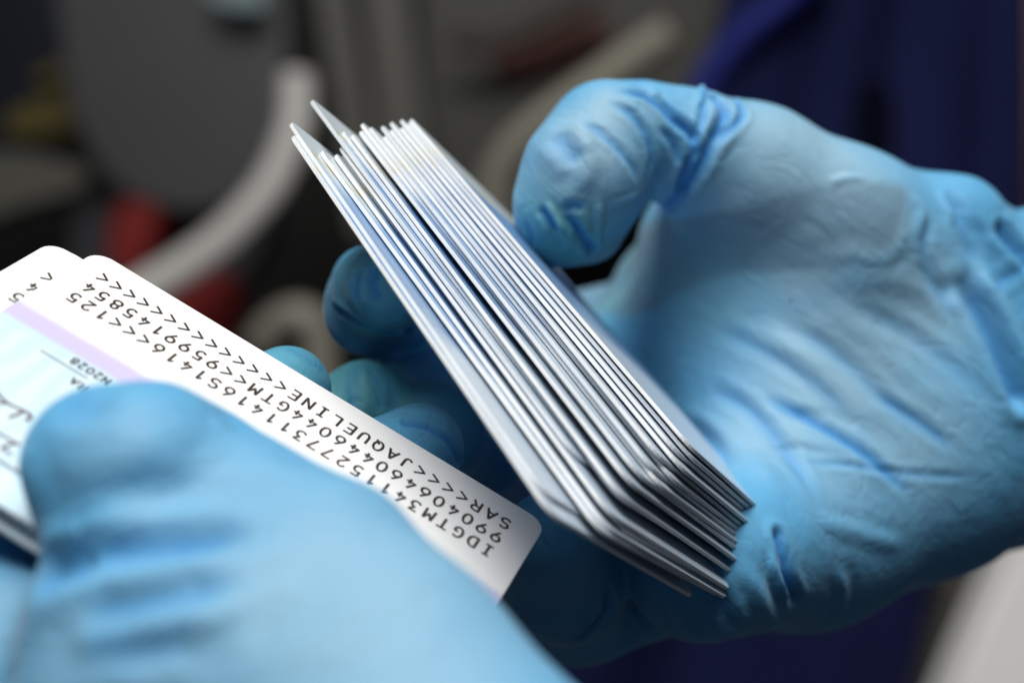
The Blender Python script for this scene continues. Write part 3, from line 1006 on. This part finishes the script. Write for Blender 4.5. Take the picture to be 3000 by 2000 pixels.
cr = [
    (c4((820, 215), (960, 270), (1080, 400), (1130, 560), (1110, 700), (1060, 850)), 1.0, -.55, 'ab'),
    (c4((940, 230), (1050, 330), (1120, 450)), .7, -.4, 'ab'),
    (c4((660, 330), (800, 420), (920, 530), (1010, 640), (1060, 760)), .9, -.45, 'ab'),
    (c4((870, 150), (1060, 170), (1180, 240), (1280, 340), (1390, 420), (1420, 540), (1370, 680), (1330, 800)), 1.1, -.95, 'a'),
    (c4((1200, 190), (1260, 280), (1340, 370), (1410, 450)), .9, -.7, 'a'),
    (c4((1180, 380), (1260, 470), (1310, 570), (1340, 650)), .9, -.55, 'ab'),
    (c4((1480, 110), (1475, 300), (1440, 430), (1420, 540)), .8, -.6, 'b'),
    (c4((1560, 200), (1620, 280), (1600, 370), (1540, 470), (1470, 620), (1380, 760), (1260, 900), (1120, 1010)), 1.3, -1.25, ''),
    (c4((1680, 190), (1735, 290), (1680, 380), (1600, 450), (1520, 540)), .9, -.75, 'ab'),
    (c4((1380, 560), (1360, 680), (1290, 790)), .8, -.7, 'ab'),
    (c4((1440, 560), (1400, 650), (1330, 760)), .7, .45, 'ab'),
    (c4((500, 410), (570, 520), (680, 640)), 2.0, -.8, 'ab'),
    (c4((640, 300), (700, 480), (740, 640), (640, 800), (430, 860)), 1.6, .35, 'ab'),
    (c4((405, 900), (460, 980), (520, 1090)), .9, -1.2, 'ab'),
    (c4((420, 870), (480, 960), (560, 1080), (600, 1180)), .8, .8, 'ab'),
    (c4((560, 930), (640, 1040), (750, 1190)), .9, -1.2, 'a'),
    (c4((790, 850), (800, 1000), (780, 1180)), .8, .8, 'a'),
    (c4((620, 1000), (610, 1120), (560, 1220)), .6, .4, 'ab'),
    (c4((700, 930), (620, 900), (560, 950)), .9, -.5, 'ab'),
    (c4((830, 900), (950, 870), (1060, 830)), .6, .3, 'ab'),
    (c4((300, 1000), (340, 1080), (370, 1190)), .8, -.5, 'ab'),
    # silhouettes bumps at the thumb joint
    (c4((1100, 105), (1150, 140), (1180, 200)), .9, .7, 'b'),
    (c4((1455, 100), (1470, 160), (1455, 260)), .8, .9, 'b'),
    (c4((1640, 150), (1700, 190), (1720, 260)), 1.0, .6, 'b'),
    # palm folds fanning from the bundle
    (ca((980, 1150), (1250, 1270), (1480, 1430), (1640, 1600)), 1.5, -.5, 'ab'),
    (ca((1130, 1150), (1400, 1290), (1600, 1470), (1760, 1640)), 2.6, .5, 'ab'),
    (ca((1280, 1110), (1560, 1290), (1800, 1520), (1950, 1680)), 1.5, -.5, 'ab'),
    (ca((1400, 1040), (1680, 1210), (1900, 1400), (2080, 1580)), 2.6, .45, 'ab'),
    (ca((1600, 1050), (1850, 1180), (2060, 1330), (2220, 1500)), 1.6, -.35, 'ab'),
    (ca((1650, 900), (1900, 1000), (2100, 1120)), 2.2, .3, 'ab'),
    (ca((1400, 900), (1600, 830), (1740, 850), (1840, 760), (1830, 600)), 1.6, .22, 'ab'),
    (c5((640, 270), (760, 235), (860, 250)), .9, .4, 'ab'),
    (c5((1080, 330), (1180, 420), (1160, 640), (1240, 860)), 1.4, .6, 'ab'),
    (c5((1210, 440), (1180, 650), (1250, 850), (1400, 1080)), 1.6, -.6, 'ab'),
    (c5((1300, 310), (1390, 420), (1440, 600), (1500, 760)), 1.6, -.6, 'ab'),
    (c5((1270, 300), (1330, 400), (1360, 520)), 1.0, .6, 'ab'),
    (c5((1380, 780), (1520, 1000), (1640, 1250), (1740, 1480)), 2.4, -2.4, 'a'),
    (c5((1470, 760), (1610, 1000), (1730, 1250), (1800, 1440)), 2.4, 1.2, 'a'),
    (c5((1260, 920), (1400, 840), (1520, 800)), 1.8, -.35, 'ab'),
    (c5((1440, 440), (1560, 650), (1640, 860)), 1.6, -.5, 'ab'),
    (c5((1560, 880), (1700, 790), (1800, 760)), 1.4, -.4, 'a'),
    (c5((1600, 480), (1680, 590), (1800, 720)), 2.0, -2.0, 'a'),
    # lower palm folds
    (cb((1180, 230), (1400, 330), (1640, 470), (1790, 600), (1890, 680)), 1.2, -.75, 'ab'),
    (cb((1150, 320), (1380, 420), (1560, 540), (1720, 680)), 2.8, .5, 'ab'),
    (cb((960, 190), (1150, 290), (1300, 450), (1420, 620), (1490, 740)), 1.5, -.8, 'ab'),
    (cb((900, 300), (1080, 400), (1230, 560), (1330, 700)), 2.6, .6, 'ab'),
    (cb((830, 330), (980, 420), (1090, 560)), 1.6, -.7, 'ab'),
    (cb((1680, 210), (1880, 340), (2060, 480)), 1.2, -.5, 'ab'),
    (cb((1340, 525), (1600, 545), (1900, 580), (2200, 590)), .8, -.3, 'ab'),
    (cb((1420, 760), (1620, 830), (1850, 900)), 1.6, .4, 'ab'),
    ([(2280, 1570), (2300, 1640), (2310, 1700), (2340, 1780)], 1.3, -1.2, 'b'),
    ([(2255, 1600), (2270, 1680), (2310, 1760)], 1.0, .9, 'ab'),
    ([(2150, 1620), (2200, 1700), (2250, 1800), (2270, 1860)], 1.6, .8, 'ab'),
    ([(2060, 1680), (2120, 1770), (2160, 1880)], 1.6, -.8, 'ab'),
    ([(2450, 1650), (2470, 1740), (2450, 1820)], 1.4, .7, 'ab'),
    ([(1900, 1680), (1980, 1780), (2030, 1870)], 1.4, .8, 'ab'),
    ([(1780, 1690), (1775, 1780), (1720, 1850), (1660, 1890)], 1.0, -1.2, 'ab'),
    ([(1795, 1690), (1795, 1790), (1745, 1860)], .9, .9, 'ab'),
    ([(1850, 1770), (1860, 1850), (1820, 1940)], 1.0, .8, 'ab'),
    # fingers at the back
    ([(985, 905), (1060, 945), (1140, 970), (1200, 965)], .9, -1.20, ''),
    ([(1055, 790), (1040, 850), (1050, 900)], 1.0, -0.68, 'ab'),
    ([(1110, 770), (1090, 830), (1110, 900)], 1.1, -0.75, 'ab'),
    ([(1040, 1075), (1030, 1120), (1040, 1180)], 1.1, -0.38, ''),
    ([(1080, 1070), (1110, 1120), (1115, 1180)], 1.1, -0.38, ''),
    ([(1120, 1085), (1145, 1130), (1145, 1190)], 1.1, -0.38, ''),
]
st = [(2300, 420, 18, .8), (2450, 1050, 24, .8), (2650, 900, 18, .75), (2250, 1250, 16, .7), (2650, 1250, 18, .65), (1790, 330, 8, .8), (1640, 620, 7, .6), (2350, 480, 24, .85), (2250, 650, 22, .8), (2480, 620, 16, .9), (2560, 650, 10, 1.0), (2150, 800, 20, .55), (2350, 760, 14, .9), (2550, 1150, 18, .35), (1720, 420, 12, .9), (1680, 560, 12, .8), (2450, 1350, 15, .5), (1900, 320, 6, .5)]
te = [(1660, 720, 11, .95), (1580, 680, 10, .7), (1740, 700, 9, .6), (1850, 800, 22, .4), (2050, 850, 14, .35), (1080, 850, 22, .45), (1060, 1120, 16, .9)]
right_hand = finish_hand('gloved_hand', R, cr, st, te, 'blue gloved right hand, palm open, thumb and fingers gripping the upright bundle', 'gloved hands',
                         [(2000, 640), (2200, 600), (2420, 540), (2640, 545), (2645, 640), (2610, 722), (2560, 735), (2490, 725), (2380, 790), (2150, 800), (1990, 860), (1880, 920), (1700, 900), (1680, 790), (1880, 660)], M_GLOVE)  # last corners carry the dark tone over the web as painted thumb shadow

# ---- left hand: thumb pressed on the front card, fingers under the stack
Lf = Field((-125, -112, -30), (45, 20, 105), VOX)
T = lambda u, v, h: on_card(u, v, h)
Lf.chain([(T(280, 1365, 9.2), 9.4), (T(420, 1400, 11), 11.3), (P(560, 1475, 47), 11.6), (P(720, 1570, 55), 11.2), (P(930, 1715, 63), 12.5), (P(1118, 1995, 72), 15), (P(1330, 2320, 80), 18)], 5, 6)
Lf.chain([(P(330, 1650, 52), 8), (P(420, 1790, 62), 10), (P(700, 1960, 68), 15), (P(1100, 2300, 78), 18)], 6, 7)
Lf.chain([(P(280, 1880, 58), 9), (P(420, 2100, 62), 15), (P(900, 2450, 70), 22)], 6, 6)
Lf.chain([(P(-160, 1760, 40), 11), (P(60, 1980, 46), 13), (P(500, 2350, 56), 18)], 6, 4)
# fingers under the cards
def under_card(u, v, h): return on_card(u, v, h)
Lf.chain([(P(-160, 1760, 40), 10.5), (under_card(180, 1500, -13.5), 9), (under_card(560, 1290, -12.5), 8.3), (under_card(840, 1143, -9.0), 7.4)], 3, 2)
Lf.chain([(P(60, 1980, 42), 11), (under_card(420, 1720, -14), 9.3), (under_card(900, 1470, -13), 8.6), (under_card(1228, 1312, -9.2), 7.5)], 3, 2)
Lf.chain([(P(300, 2150, 44), 11), (under_card(620, 1950, -14), 9), (under_card(1050, 1680, -13.5), 8.2), (under_card(1330, 1560, -12.5), 7.2)], 3, 2)
c7 = lambda *p: C(0, 1000, .7228, p)
cl = [
    (c7((220, 905), (380, 862), (600, 830), (850, 800), (1050, 740)), 2.2, -1.00, 'b'),
    (c7((110, 330), (100, 500), (170, 700), (240, 850)), 2.6, 0.48, 'ab'),
    (c7((290, 250), (330, 270), (380, 265)), 2.4, -0.48, ''),
    (c7((250, 640), (380, 540), (560, 480), (800, 470)), 3.0, 0.15, 'ab'),
    (c7((260, 700), (400, 600), (560, 540), (700, 520)), 2.2, -0.18, 'ab'),
    (c7((330, 780), (560, 760), (820, 720), (1150, 680)), 2.6, 0.75, 'ab'),
    (c7((190, 960), (260, 935), (320, 910), (390, 865)), 2.4, -0.9, 'b'),
    (c7((280, 1010), (480, 1000), (760, 950), (1050, 880), (1300, 830)), 2.4, 0.85, 'ab'),
    (c7((300, 1090), (480, 1080), (760, 1030), (1000, 960)), 2.1, -0.80, 'ab'),
    (c7((240, 1130), (420, 1170), (700, 1120), (1000, 1030), (1290, 920)), 2.5, 0.85, 'ab'),
    (c7((300, 1220), (560, 1230), (860, 1150)), 2.3, -0.60, 'ab'),
    (c7((700, 1180), (900, 1160), (1050, 1220)), 2.6, 0.32, 'ab'),
    (c7((300, 1260), (480, 1330), (620, 1420)), 2.8, 0.37, 'ab'),
    (c7((860, 260), (950, 330), (1000, 380)), 1.8, -0.32, 'ab'),
    (c7((1100, 420), (1200, 480), (1300, 520)), 2.0, -0.27, 'ab'),
    # fingertips showing past the far card edge
    ([(985, 1060), (990, 1110), (975, 1150)], .8, -.4, ''),
    ([(830, 1010), (900, 1045), (960, 1100)], 1.0, -.3, 'ab'),
    ([(1190, 1240), (1260, 1255), (1320, 1300), (1345, 1350)], .8, -.7, ''),
    ([(1200, 1200), (1280, 1215), (1330, 1260)], 1.2, .4, 'ab'),
]
stl = [(720, 1500, 16, 0.43), (330, 1300, 8, 0.29), (420, 1880, 16, 0.43), (1000, 1750, 24, 0.68), (1300, 1850, 16, 0.50), (1200, 1950, 18, 0.61), (600, 1950, 22, 0.50), (480, 1560, 9, 0.36), (250, 1950, 15, 0.43), (60, 1780, 12, 0.50), (850, 1450, 10, 0.36)]
tel = [(870, 1040, 14, .55), (1260, 1230, 14, .15)]
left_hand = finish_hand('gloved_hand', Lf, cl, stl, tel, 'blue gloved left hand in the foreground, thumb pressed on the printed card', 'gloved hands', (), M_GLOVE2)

# sleeves carry on from the wrists, outside the picture
M_SLEEVE = simple_mat('dark_sleeve_cloth', (0.02, 0.022, 0.035), 0.9, 0.3, 40, bump=0.2, spec=0.1)
tube('sleeve', [(3330, 1060, -125), (3800, 1050, -185), (4700, 1030, -330)], 33, M_SLEEVE, right_hand, 28, True)
tube('sleeve', [(1060, 2780, 76), (1300, 3500, 92), (1700, 5000, 120)], 33, M_SLEEVE, left_hand, 28, True)
